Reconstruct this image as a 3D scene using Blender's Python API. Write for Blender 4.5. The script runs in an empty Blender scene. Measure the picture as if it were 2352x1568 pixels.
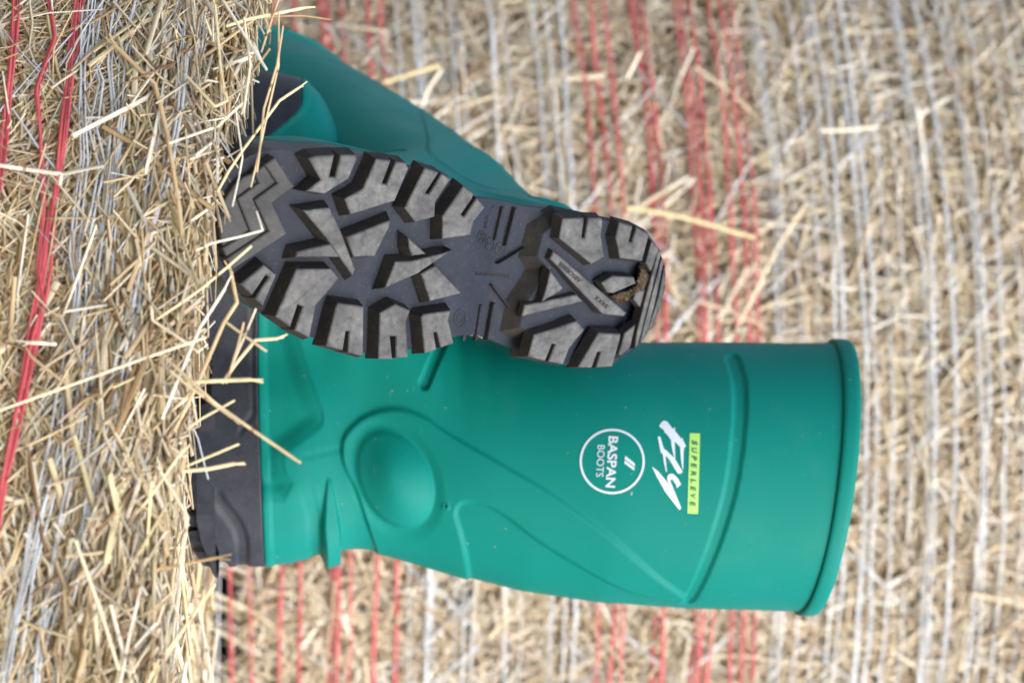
import bpy, bmesh, math, random
import numpy as np
from mathutils import Vector, Matrix
from mathutils.bvhtree import BVHTree
from mathutils.geometry import tessellate_polygon

rng = np.random.default_rng(7)
random.seed(7)
S = bpy.context.scene
COL = S.collection

# ------------------------------------------------------------------ camera
CAM = np.array([0.0, -1.31, 0.075])
TGT = np.array([0.0, 0.0, 0.184])
FWD = (TGT - CAM) / np.linalg.norm(TGT - CAM)
RGT = np.array([0.0, -FWD[2], FWD[1]])          # picture right = up in the world (camera held on its side)
DWN = np.array([1.0, 0.0, 0.0])                 # picture down  = world +X
LENS = 80.5
FPX = 2352.0 * LENS / 36.0
cd = bpy.data.cameras.new("camera")
cam = bpy.data.objects.new("camera", cd)
COL.objects.link(cam)
cd.sensor_width = 36.0
cd.lens = LENS
cd.clip_start = 0.02
cd.clip_end = 200.0
cam.matrix_world = Matrix((
    (RGT[0], -DWN[0], -FWD[0], CAM[0]),
    (RGT[1], -DWN[1], -FWD[1], CAM[1]),
    (RGT[2], -DWN[2], -FWD[2], CAM[2]),
    (0, 0, 0, 1)))
cd.dof.use_dof = True
cd.dof.focus_distance = 1.14
cd.dof.aperture_fstop = 8.0
S.camera = cam

# ------------------------------------------------------------------ light
SUN_EL, SUN_AZ = math.radians(42), math.radians(140)     # azimuth clockwise from +Y
W = bpy.data.worlds.new("World")
S.world = W
W.use_nodes = True
wn = W.node_tree
sky = wn.nodes.new("ShaderNodeTexSky")
sky.sky_type = 'NISHITA'
sky.sun_disc = False
sky.sun_elevation = SUN_EL
sky.sun_rotation = SUN_AZ
sky.dust_density = 3.0
sky.air_density = 1.0
bgn = wn.nodes["Background"]
wn.links.new(sky.outputs[0], bgn.inputs[0])
bgn.inputs[1].default_value = 0.12
sd = bpy.data.lights.new("sun", 'SUN')
sd.energy = 1.5
sd.angle = math.radians(60)
sd.color = (1.0, 0.97, 0.93)
sun = bpy.data.objects.new("sun", sd)
COL.objects.link(sun)
sdir = Vector((math.cos(SUN_EL) * math.sin(SUN_AZ), math.cos(SUN_EL) * math.cos(SUN_AZ), math.sin(SUN_EL)))
sun.rotation_euler = sdir.to_track_quat('Z', 'Y').to_euler()
sun.location = sdir * 4
S.view_settings.view_transform = 'Standard'
S.view_settings.look = 'None'
S.view_settings.gamma = 1.0
S.view_settings.use_curve_mapping = False
S.view_settings.exposure = 1.47


# ------------------------------------------------------------------ picture <-> place
def ray(u, v):
    d = FWD * FPX + RGT * (u - 1176.0) + DWN * (v - 784.0)
    return d / np.linalg.norm(d)

def at_y(u, v, Y):
    d = ray(u, v)
    return CAM + d * ((Y - CAM[1]) / d[1])

def smooth(e0, e1, x):
    t = np.clip((np.asarray(x, float) - e0) / (e1 - e0), 0, 1)
    return t * t * (3 - 2 * t)

def gsm(a, sigma, axis=0):
    r = int(sigma * 3) + 1
    k = np.exp(-0.5 * (np.arange(-r, r + 1) / sigma) ** 2)
    k /= k.sum()
    pad = [(0, 0)] * a.ndim
    pad[axis] = (r, r)
    b = np.pad(a, pad, mode='edge')
    return np.apply_along_axis(lambda m: np.convolve(m, k, 'valid'), axis, b)

# ------------------------------------------------------------------ object helpers
def put(o, label=None, cat=None, group=None, kind=None):
    if label: o["label"] = label
    if cat: o["category"] = cat
    if group: o["group"] = group
    if kind: o["kind"] = kind
    return o

def link(name, me, mat=None, parent=None, smoothed=False):
    o = bpy.data.objects.new(name, me)
    COL.objects.link(o)
    if mat is not None:
        for m in (mat if isinstance(mat, (list, tuple)) else [mat]):
            me.materials.append(m)
    if smoothed:
        me.polygons.foreach_set("use_smooth", np.ones(len(me.polygons), bool))
    if parent is not None:
        o.parent = parent
    return o

def quads_mesh(name, V, F):
    me = bpy.data.meshes.new(name)
    V = np.asarray(V, np.float32)
    F = np.asarray(F, np.int32)
    me.vertices.add(len(V))
    me.vertices.foreach_set("co", V.ravel())
    n = F.shape[1]
    me.loops.add(F.size)
    me.loops.foreach_set("vertex_index", F.ravel())
    me.polygons.add(len(F))
    me.polygons.foreach_set("loop_start", np.arange(0, F.size, n, dtype=np.int32))
    me.polygons.foreach_set("loop_total", np.full(len(F), n, np.int32))
    me.update(calc_edges=True)
    me.validate()
    return me

def empty(name, loc=(0, 0, 0)):
    o = bpy.data.objects.new(name, None)
    COL.objects.link(o)
    o.empty_display_size = 0.05
    if isinstance(loc, Matrix):
        o.matrix_world = loc
    else:
        o.location = loc
    return o

# ------------------------------------------------------------------ materials
def newmat(name):
    m = bpy.data.materials.new(name)
    m.use_nodes = True
    return m, m.node_tree, m.node_tree.nodes["Principled BSDF"]

def nd(nt, kind, **kw):
    n = nt.nodes.new(kind)
    for k, v in kw.items():
        setattr(n, k, v)
    return n

def noise(nt, vec, scale, detail=4, rough=0.55):
    n = nd(nt, "ShaderNodeTexNoise")
    n.inputs["Scale"].default_value = scale
    n.inputs["Detail"].default_value = detail
    n.inputs["Roughness"].default_value = rough
    if vec is not None:
        nt.links.new(vec, n.inputs["Vector"])
    return n.outputs["Fac"]

def ramp(nt, fac, stops):
    r = nd(nt, "ShaderNodeValToRGB")
    el = r.color_ramp.elements
    while len(el) < len(stops):
        el.new(0.5)
    for e, (p, c) in zip(el, stops):
        e.position = p
        e.color = tuple(c) + (1,) if len(c) == 3 else c
    nt.links.new(fac, r.inputs[0])
    return r.outputs[0]

def mixc(nt, fac, a, b, mode='MIX'):
    n = nd(nt, "ShaderNodeMix", data_type='RGBA', blend_type=mode)
    for sock, val in ((0, fac), (6, a), (7, b)):
        if isinstance(val, bpy.types.NodeSocket):
            nt.links.new(val, n.inputs[sock])
        elif sock == 0:
            n.inputs[0].default_value = val
        else:
            n.inputs[sock].default_value = tuple(val) + (1,)
    return n.outputs[2]

def bump(nt, bsdf, h, strength, dist):
    b = nd(nt, "ShaderNodeBump")
    b.inputs["Strength"].default_value = strength
    b.inputs["Distance"].default_value = dist
    nt.links.new(h, b.inputs["Height"])
    nt.links.new(b.outputs[0], bsdf.inputs["Normal"])

def objco(nt):
    return nd(nt, "ShaderNodeTexCoord").outputs["Object"]

def mat_green():
    m, nt, b = newmat("green_rubber")
    oc = objco(nt)
    base = mixc(nt, noise(nt, oc, 9, 3), (0.001, 0.154, 0.130), (0.002, 0.171, 0.147))
    dust = ramp(nt, noise(nt, oc, 42, 8, 0.7), [(0.50, (0, 0, 0)), (0.80, (1, 1, 1))])
    big = ramp(nt, noise(nt, oc, 11, 3), [(0.45, (0, 0, 0)), (0.75, (0.16, 0.16, 0.16))])
    dm = mixc(nt, 1.0, dust, big, 'MULTIPLY')
    c = mixc(nt, dm, base, (0.16, 0.24, 0.18))
    mp = nd(nt, "ShaderNodeMapping")
    mp.inputs["Rotation"].default_value = (0.3, 0.5, 0.2)
    mp.inputs["Scale"].default_value = (35, 1100, 420)
    nt.links.new(oc, mp.inputs[0])
    scr = ramp(nt, noise(nt, mp.outputs[0], 1.0, 3), [(0.70, (0, 0, 0)), (0.76, (0.22,) * 3)])
    c = mixc(nt, scr, c, (0.12, 0.30, 0.24))
    speck = ramp(nt, noise(nt, oc, 330, 2), [(0.745, (0, 0, 0)), (0.77, (0.8, 0.8, 0.8))])
    c = mixc(nt, speck, c, (0.22, 0.24, 0.17))
    nt.links.new(c, b.inputs["Base Color"])
    rr = ramp(nt, noise(nt, oc, 24, 5), [(0.3, (0.48,) * 3), (0.75, (0.62,) * 3)])
    nt.links.new(rr, b.inputs["Roughness"])
    b.inputs["Specular IOR Level"].default_value = 0.12
    bump(nt, b, noise(nt, oc, 900, 3), 0.12, 0.0004)
    return m

def mat_black(name, c0, c1, dustc, amt, rough=0.6, scr=True):
    m, nt, b = newmat(name)
    oc = objco(nt)
    c = mixc(nt, ramp(nt, noise(nt, oc, 70, 6, 0.65), [(0.35, (0, 0, 0)), (0.68, (1, 1, 1))]), c0, c1)
    d = ramp(nt, noise(nt, oc, 420, 6, 0.75), [(0.56, (0, 0, 0)), (0.74, (amt,) * 3)])
    c = mixc(nt, d, c, dustc)
    sp = ramp(nt, noise(nt, oc, 700, 2), [(0.71, (0, 0, 0)), (0.75, (0.25,) * 3)])
    c = mixc(nt, sp, c, (0.34, 0.31, 0.26))
    nt.links.new(c, b.inputs["Base Color"])
    b.inputs["Roughness"].default_value = rough
    b.inputs["Specular IOR Level"].default_value = 0.28
    bump(nt, b, noise(nt, oc, 380, 6, 0.7), 0.3, 0.0006)
    return m

def mat_worn():
    """rubber scuffed grey where it meets the ground"""
    m, nt, b = newmat("worn_tread_rubber")
    oc = objco(nt)
    c = ramp(nt, noise(nt, oc, 190, 6, 0.66), [(0.30, (0.022, 0.025, 0.028)), (0.44, (0.052, 0.056, 0.059)), (0.60, (0.082, 0.084, 0.084)), (0.78, (0.140, 0.132, 0.114))])
    g = ramp(nt, noise(nt, oc, 45, 4), [(0.33, (0.55, 0.55, 0.57)), (0.66, (1.2, 1.19, 1.15))])
    c = mixc(nt, 1.0, c, g, 'MULTIPLY')
    mp = nd(nt, "ShaderNodeMapping")
    mp.inputs["Rotation"].default_value = (0, 0, 0.6)
    mp.inputs["Scale"].default_value = (60, 900, 60)
    nt.links.new(oc, mp.inputs[0])
    sc = ramp(nt, noise(nt, mp.outputs[0], 1.0, 4), [(0.66, (0, 0, 0)), (0.72, (0.6,) * 3)])
    c = mixc(nt, sc, c, (0.045, 0.046, 0.048))
    nt.links.new(c, b.inputs["Base Color"])
    b.inputs["Roughness"].default_value = 0.62
    b.inputs["Specular IOR Level"].default_value = 0.35
    bump(nt, b, noise(nt, oc, 500, 6, 0.7), 0.35, 0.0006)
    return m

def mat_plain(name, col, rough=0.5, var=0.12, scale=200, spec=0.4, bmp=0.1):
    m, nt, b = newmat(name)
    oc = objco(nt)
    c = mixc(nt, noise(nt, oc, scale, 4), [x * (1 - var) for x in col], [min(1, x * (1 + var)) for x in col])
    nt.links.new(c, b.inputs["Base Color"])
    b.inputs["Roughness"].default_value = rough
    b.inputs["Specular IOR Level"].default_value = spec
    if bmp:
        bump(nt, b, noise(nt, oc, scale * 3, 4), bmp, 0.0005)
    return m

def mat_mud():
    m, nt, b = newmat("dry_mud")
    oc = objco(nt)
    n = noise(nt, oc, 620, 6, 0.75)
    nt.links.new(ramp(nt, n, [(0.34, (0.018, 0.012, 0.008)), (0.52, (0.065, 0.046, 0.032)), (0.64, (0.14, 0.108, 0.08)), (0.74, (0.40, 0.33, 0.25))]), b.inputs["Base Color"])
    b.inputs["Roughness"].default_value = 0.95
    b.inputs["Specular IOR Level"].default_value = 0.1
    bump(nt, b, n, 1.0, 0.0015)
    return m

def mat_straw():
    m, nt, b = newmat("straw")
    at = nd(nt, "ShaderNodeAttribute", attribute_name="tint")
    st = nd(nt, "ShaderNodeAttribute", attribute_name="st")
    fib = noise(nt, st.outputs["Vector"], 3.2, 5, 0.6)
    k = ramp(nt, fib, [(0.30, (0.42, 0.35, 0.28)), (0.46, (0.90, 0.88, 0.85)), (0.7, (1.12, 1.12, 1.12))])
    c = mixc(nt, 1.0, at.outputs["Color"], k, 'MULTIPLY')
    blot = ramp(nt, noise(nt, objco(nt), 120, 4), [(0.58, (0, 0, 0)), (0.75, (0.45,) * 3)])
    c = mixc(nt, blot, c, (0.24, 0.15, 0.075))
    nt.links.new(c, b.inputs["Base Color"])
    b.inputs["Roughness"].default_value = 0.5
    b.inputs["Specular IOR Level"].default_value = 0.35
    bump(nt, b, fib, 0.5, 0.0006)
    tr = nd(nt, "ShaderNodeBsdfTranslucent")
    nt.links.new(c, tr.inputs[0])
    mx = nd(nt, "ShaderNodeMixShader")
    mx.inputs[0].default_value = 0.12
    nt.links.new(b.outputs[0], mx.inputs[1])
    nt.links.new(tr.outputs[0], mx.inputs[2])
    nt.links.new(mx.outputs[0], nt.nodes["Material Output"].inputs[0])
    return m

def mat_core():
    m, nt, b = newmat("straw_core_shaded")
    oc = objco(nt)
    mp = nd(nt, "ShaderNodeMapping")
    mp.inputs["Scale"].default_value = (25, 25, 220)
    nt.links.new(oc, mp.inputs[0])
    n = noise(nt, mp.outputs[0], 1.0, 6, 0.7)
    nt.links.new(ramp(nt, n, [(0.35, (0.05, 0.034, 0.020)), (0.55, (0.18, 0.13, 0.075)), (0.7, (0.36, 0.28, 0.17))]), b.inputs["Base Color"])  # dark browns put the shade of the gaps between stalks into the colour
    b.inputs["Roughness"].default_value = 0.8
    bump(nt, b, n, 1.0, 0.006)
    return m

def mat_net(name, col):
    m, nt, b = newmat(name)
    c = mixc(nt, noise(nt, objco(nt), 300, 5, 0.7), [x * 0.75 for x in col], [min(1, x * 1.15) for x in col])
    nt.links.new(c, b.inputs["Base Color"])
    b.inputs["Roughness"].default_value = 0.38
    tr = nd(nt, "ShaderNodeBsdfTranslucent")
    nt.links.new(c, tr.inputs[0])
    mx = nd(nt, "ShaderNodeMixShader")
    mx.inputs[0].default_value = 0.35
    nt.links.new(b.outputs[0], mx.inputs[1])
    nt.links.new(tr.outputs[0], mx.inputs[2])
    nt.links.new(mx.outputs[0], nt.nodes["Material Output"].inputs[0])
    return m

M_GREEN = mat_green()
M_SOLE = mat_black("sole_rubber", (0.0060, 0.0092, 0.0175), (0.0115, 0.0165, 0.029), (0.075, 0.074, 0.072), 0.40, 0.7)
M_WALL = mat_black("tread_wall_rubber", (0.012, 0.012, 0.013), (0.026, 0.023, 0.020), (0.080, 0.060, 0.040), 0.6, 0.8)
M_TOP = mat_worn()
M_TOE = mat_black("toe_plate_rubber_shaded", (0.022, 0.024, 0.027), (0.052, 0.053, 0.053), (0.13, 0.12, 0.10), 0.4, 0.7)  # darker mix: shade of the toe strips curving downwards is put into the colour
M_SIDE = mat_black("sole_side_rubber", (0.014, 0.017, 0.026), (0.029, 0.033, 0.045), (0.085, 0.080, 0.072), 0.35, 0.55)
M_DARKIN = mat_plain("boot_lining", (0.02, 0.05, 0.045), 0.9)
M_WHITE = mat_plain("white_print", (0.48, 0.56, 0.64), 0.55, 0.10, 700, bmp=0)
M_LIME = mat_plain("lime_print", (0.30, 0.56, 0.13), 0.5, 0.03, 900, bmp=0)
M_TEALP = mat_plain("teal_print", (0.002, 0.085, 0.08), 0.5, 0.03, 900, bmp=0)
M_MARK = mat_plain("moulded_lettering", (0.003, 0.003, 0.004), 0.7, bmp=0)
M_STRAW = mat_straw()
M_CORE = mat_core()
M_RED = mat_net("red_net_plastic", (0.82, 0.17, 0.20))
M_WNET = mat_net("white_net_plastic", (0.80, 0.85, 0.97))
M_MUD = mat_mud()
M_GROUND = mat_plain("stubble_soil", (0.22, 0.17, 0.10), 0.95, 0.35, 30, 0.1, 0.8)

# ================================================================== the place
gm = quads_mesh("ground", [(-4, -4, -1.2), (4, -4, -1.2), (4, 4, -1.2), (-4, 4, -1.2)], [(0, 1, 2, 3)])
put(link("ground", gm, M_GROUND), kind="structure")

# lower bale: stands on its flat end, the boots are on its top near the front rim
LX, LY, LR = 0.25, 0.318, 0.65
def lower_front(X):
    return LY - math.sqrt(max(LR * LR - (X - LX) ** 2, 1e-6))
LIPX = np.array([-0.45, -0.2, -0.1, -0.04, 0.04, 0.10, 0.20, 0.45])
LIPZ = np.array([0.052, 0.043, 0.024, 0.014, 0.006, -0.003, 0.008, 0.014])
def lip_z(X):
    return np.interp(X, LIPX, LIPZ)
def top_z(X, Y):
    """height of the flattened top of the lower bale"""
    r = np.hypot(np.asarray(X) - LX, np.asarray(Y) - LY)
    k = smooth(LR - 0.16, LR - 0.03, r)
    front = smooth(0.25, -0.05, Y)
    return -0.002 + (lip_z(X) + 0.002) * k * front
ROUND = 0.028
def lower_surf(phi, l):
    """phi: angle round the bale (0 = towards the camera), l: distance along the skin, 0 at the rim, + down, - inwards"""
    phi = np.asarray(phi, float); l = np.asarray(l, float)
    qa = ROUND * math.pi / 2
    a = np.clip((l + qa / 2) / qa, 0, 1) * (math.pi / 2)
    rin = LR - ROUND
    r = rin + ROUND * np.sin(a) + np.minimum(l + qa / 2, 0)
    X = LX + r * np.sin(phi); Y = LY - r * np.cos(phi)
    zt = top_z(X, Y)
    z = zt - ROUND * (1 - np.cos(a)) - np.maximum(l - qa / 2, 0)
    nr = np.sin(a); nz = np.cos(a)
    N = np.stack([nr * np.sin(phi), -nr * np.cos(phi), nz], -1)
    P = np.stack([X, Y, z], -1)
    Tp = np.stack([np.cos(phi), np.sin(phi), np.zeros_like(phi)], -1)
    Tl = np.cross(Tp, N)           # points inwards / up the skin
    return P, N, Tp, -Tl

# upper bale: stands on the lower one, set back; it is the whole backdrop
UX, UR = 0.06, 0.66
UY = 0.44 + UR
def upper_surf(phi, z):
    phi = np.asarray(phi, float); z = np.asarray(z, float)
    P = np.stack([UX + UR * np.sin(phi), UY - UR * np.cos(phi), z], -1)
    N = np.stack([np.sin(phi), -np.cos(phi), np.zeros_like(phi)], -1)
    Tp = np.stack([np.cos(phi), np.sin(phi), np.zeros_like(phi)], -1)
    Tl = np.zeros_like(N); Tl[..., 2] = 1
    return P, N, Tp, Tl

def lathe(name, prof, cx, cy, seg=96, zfun=None):
    V = []; F = []
    for r, z in prof:
        for k in range(seg):
            a = 2 * math.pi * k / seg
            x = cx + r * math.sin(a); y = cy - r * math.cos(a)
            zz = z if zfun is None else zfun(x, y, r, z)
            V.append((x, y, zz))
    n = len(prof)
    for i in range(n - 1):
        for k in range(seg):
            k2 = (k + 1) % seg
            F.append((i * seg + k, i * seg + k2, (i + 1) * seg + k2, (i + 1) * seg + k))
    return quads_mesh(name, V, F)

IN = 0.012
prof = [(0.001, -1.19), (LR - 0.05, -1.19), (LR - IN, -1.15), (LR - IN, -0.6), (LR - IN, -0.2), (LR - IN, -0.1), (LR - IN, -0.04), (LR - IN - 0.006, -0.02), (LR - IN - 0.02, 0.0),
        (LR - 0.05, 0.0)] + [(LR - 0.05 - 0.012 * i, 0.0) for i in range(1, 14)] + [(0.3, 0), (0.15, 0), (0.001, 0)]
def lz(x, y, r, z):
    if z < -0.05: return z
    t = float(top_z(x, y)) - IN
    return min(t, t - ROUND * 0.5 + z) if r > LR - 0.04 else t
bale_lo = empty("straw_bale", (LX, LY, -1.19))
put(bale_lo, "net-wrapped straw bale in the foreground, under both boots", "straw bale", "straw bales")
bale_hi = empty("straw_bale", (UX, UY, 0.0))
put(bale_hi, "net-wrapped straw bale behind the boots, filling the blurred background", "straw bale", "straw bales")
def child(o, root):
    o.parent = root
    o.matrix_parent_inverse = Matrix.Translation(root.location).inverted()
    return o
child(link("packed_straw", lathe("packed_straw", prof, LX, LY, 160, lz), M_CORE, smoothed=True), bale_lo)
UI = 0.022
prof2 = [(0.001, 0.003), (UR - 0.05, 0.003), (UR - UI, 0.03), (UR - UI, 0.4), (UR - UI, 1.1), (UR - 0.06, 1.18), (0.001, 1.18)]
child(link("packed_straw", lathe("packed_straw", prof2, UX, UY, 160), M_CORE, smoothed=True), bale_hi)

# ------------------------------------------------------------------ straw stalks
PAL = np.array([(0.79, 0.66, 0.43), (0.87, 0.78, 0.58), (0.70, 0.54, 0.32), (0.52, 0.36, 0.19), (0.90, 0.86, 0.73), (0.82, 0.73, 0.44), (0.34, 0.22, 0.12), (0.69, 0.55, 0.42)])
PALP = np.array([0.20, 0.22, 0.15, 0.08, 0.16, 0.08, 0.04, 0.07])
def tints(n, bright=1.0):
    c = PAL[rng.choice(len(PAL), n, p=PALP)] * rng.uniform(0.82, 1.12, (n, 1)) * bright
    return np.clip(c, 0, 0.94)

def stalks_arrays(P, N, width, flat, tint, S=6):
    """P (n,K,3) centre lines, N (n,3) face normals -> verts, faces, tint, st"""
    n, K, _ = P.shape
    T = np.empty_like(P)
    T[:, 1:-1] = P[:, 2:] - P[:, :-2]; T[:, 0] = P[:, 1] - P[:, 0]; T[:, -1] = P[:, -1] - P[:, -2]
    T /= np.linalg.norm(T, axis=2, keepdims=True) + 1e-9
    Nn = np.repeat(N[:, None, :], K, 1)
    B = np.cross(T, Nn); B /= np.linalg.norm(B, axis=2, keepdims=True) + 1e-9
    C = np.cross(B, T)
    ph = np.arange(S) / S * 2 * math.pi
    hw = (width / 2)[:, None, None, None]
    taper = np.ones(K); taper[0] = 0.9; taper[-1] = 0.82
    taper = taper[None, :, None, None]
    ring = P[:, :, None, :] + taper * hw * (np.cos(ph)[None, None, :, None] * B[:, :, None, :] + flat[:, None, None, None] * np.sin(ph)[None, None, :, None] * C[:, :, None, :])
    V = ring.reshape(-1, 3)
    base = (np.arange(n) * K * S)[:, None, None]
    k = np.arange(K - 1)[None, :, None]; s = np.arange(S)[None, None, :]
    a = base + k * S + s; b = base + k * S + (s + 1) % S
    F = np.stack([a, b, b + S, a + S], -1).reshape(-1, 4)
    seg = np.linalg.norm(np.diff(P, axis=1), axis=2)
    ln = np.concatenate([np.zeros((n, 1)), np.cumsum(seg, 1)], 1)
    off = rng.uniform(0, 100, (n, 1, 1))
    st = np.stack([np.broadcast_to(ln[:, :, None] * 22, (n, K, S)) + off,
                   np.broadcast_to(np.cos(ph) * 2.4, (n, K, S)) + off,
                   np.broadcast_to(np.sin(ph) * 2.4, (n, K, S))], -1).reshape(-1, 3)
    # a darker joint ring on some stalks
    tn = np.broadcast_to(tint[:, None, None, :], (n, K, S, 3)).reshape(-1, 3)
    return V, F, tn, st

def stalk_mesh(name, V, F, tn, st):
    me = quads_mesh(name, V, F)
    a = me.attributes.new("tint", 'FLOAT_COLOR', 'POINT')
    a.data.foreach_set("color", np.concatenate([tn, np.ones((len(tn), 1))], 1).astype(np.float32).ravel())
    b = me.attributes.new("st", 'FLOAT_VECTOR', 'POINT')
    b.data.foreach_set("vector", st.astype(np.float32).ravel())
    me.materials.append(M_STRAW)
    me.polygons.foreach_set("use_smooth", np.ones(len(me.polygons), bool))
    return me

def scatter(n, surf, a, b, lmean, wmean, angf, offlo, offhi, tilt, K=4, bright=1.0):
    """stalks lying in the skin of a bale"""
    P0, N, Tp, Tl = surf(a, b)
    th = angf(n)
    L = np.clip(rng.lognormal(math.log(lmean), 0.55, n), lmean * 0.3, lmean * 3.2)
    w = np.clip(rng.lognormal(math.log(wmean), 0.35, n), wmean * 0.4, wmean * 2.3)
    flat = rng.uniform(0.14, 0.65, n)
    off = rng.uniform(0, 1, n) ** 0.8 * (offhi - offlo) + offlo
    D = np.cos(th)[:, None] * Tp + np.sin(th)[:, None] * Tl
    D = D + N * rng.normal(0, tilt, n)[:, None]
    D /= np.linalg.norm(D, axis=1, keepdims=True)
    t = np.linspace(-0.5, 0.5, K)
    P = P0[:, None, :] + N[:, None, :] * off[:, None, None] + D[:, None, :] * (t[None, :, None] * L[:, None, None])
    side = np.cross(D, N)
    kink = rng.normal(0, 0.035, (n, K)) * L[:, None]
    kink[:, 0] = 0
    big = rng.uniform(0, 1, n) < 0.16
    kb = np.where(big, rng.normal(0, 0.35, n), 0) * L
    kp = np.clip(t, 0, None)[None, :] * kb[:, None]
    P = P + side[:, None, :] * (kink + kp)[:, :, None] + N[:, None, :] * (rng.normal(0, 0.012, (n, K)) * L[:, None])[:, :, None]
    Nr = N + rng.normal(0, 0.35, (n, 3))
    return P, Nr, w, flat, tints(n, bright) , off

def add_straw(root, P, Nr, w, flat, tint, rank, nsingle):
    """the stalks that stand out most as single parts, the rest as one mass"""
    order = np.argsort(-rank)
    single = order[:nsingle]; rest = order[nsingle:]
    for i in single:
        me = stalk_mesh("straw_stalk", *stalks_arrays(P[i:i + 1], Nr[i:i + 1], w[i:i + 1], flat[i:i + 1], tint[i:i + 1]))
        child(link("straw_stalk", me), root)
    me = stalk_mesh("straw_mass", *stalks_arrays(P[rest], Nr[rest], w[rest], flat[rest], tint[rest], 4))
    o = child(link("straw_mass", me), root)
    o["kind"] = "stuff"

def iso(n): return rng.uniform(0, math.pi, n)
def along(sig):
    return lambda n: rng.normal(-0.12, sig, n)
def mixang(n):
    m = rng.uniform(0, 1, n) < 0.68
    return np.where(m, rng.normal(-0.2, 0.55, n), rng.uniform(0, math.pi, n))

def cat(*sets):
    return [np.concatenate([s[i] for s in sets]) for i in range(6)]

# lower bale skin: front face, rim and top
ph0, ph1 = -0.95, 0.30
def U(n, a, b): return rng.uniform(a, b, n)
n1, n2, n3, n4 = 19000, 12500, 7000, 8500
lo = cat(
    scatter(n1, lower_surf, U(n1, ph0, ph1), U(n1, 0.02, 0.17), 0.034, 0.0016, mixang, -0.012, 0.004, 0.05),
    scatter(n2, lower_surf, U(n2, ph0, ph1), U(n2, -0.035, 0.035), 0.046, 0.0017, along(0.36), -0.012, 0.006, 0.06, bright=0.84),
    scatter(n3, lower_surf, U(n3, ph0, ph1), U(n3, -0.55, -0.02), 0.055, 0.0026, iso, -0.012, 0.002, 0.06),
    scatter(n4, lower_surf, U(n4, ph0, ph1), U(n4, -0.05, 0.16), 0.026, 0.0009, mixang, -0.004, 0.006, 0.2),
    scatter(700, lower_surf, U(700, ph0, ph1), U(700, 0.02, 0.17), 0.034, 0.0032, mixang, -0.008, 0.003, 0.05),
    # thinner cover round the sides and down the front, outside the frame
    scatter(2600, lower_surf, np.concatenate([U(1300, -1.75, ph0), U(1300, ph1, 1.5)]), U(2600, -0.45, 0.32), 0.075, 0.0048, iso, -0.012, 0.003, 0.04),
    scatter(1300, lower_surf, U(1300, ph0, ph1), U(1300, 0.16, 0.34), 0.070, 0.0048, iso, -0.012, 0.003, 0.04))
P, Nr, w, flat, tn, off = lo
lim = lip_z(P[..., 0]) + 0.017
keep = ~((P[..., 2] > lim).any(1) & (P[..., 1].min(1) < -0.1))
P, Nr, w, flat, tn, off = (q[keep] for q in (P, Nr, w, flat, tn, off))
mid = P.mean(1)
inview = (np.abs(mid[:, 0]) < 0.2) & (mid[:, 2] > -0.07) & (mid[:, 1] < -0.12)
L = np.linalg.norm(P[:, -1] - P[:, 0], axis=1)
add_straw(bale_lo, P, Nr, w, flat, tn, inview * (off + 0.012) * L * w, 240)

# upper bale skin
m1, m2, m3 = 21000, 6500, 1800
hi = cat(
    scatter(m1, upper_surf, U(m1, -0.72, 0.60), U(m1, 0.015, 0.68), 0.044, 0.0024, iso, -0.020, 0.004, 0.09),
    scatter(m2, upper_surf, U(m2, -0.72, 0.60), U(m2, 0.015, 0.68), 0.034, 0.0015, iso, -0.004, 0.006, 0.2),
    scatter(m3, upper_surf, U(m3, -0.72, 0.60), U(m3, 0.015, 0.68), 0.080, 0.0026, iso, -0.008, 0.004, 0.03),
    scatter(3200, upper_surf, np.concatenate([U(1600, -1.35, -0.70), U(1600, 0.58, 1.35)]), U(3200, 0.015, 0.72), 0.075, 0.0050, iso, -0.018, 0.004, 0.05))
P, Nr, w, flat, tn, off = hi
tn = np.clip((tn * 0.76 + tn.mean(1, keepdims=True) * np.array([0.24, 0.24, 0.245])) * 1.01, 0, 0.95)
mid = P.mean(1)
inview = (np.abs(mid[:, 0]) < 0.25) & (mid[:, 2] > 0.03) & (mid[:, 2] < 0.55)
L = np.linalg.norm(P[:, -1] - P[:, 0], axis=1)
add_straw(bale_hi, P, Nr, w, flat, tn, inview * (off + 0.022) * L * w, 280)

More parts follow.
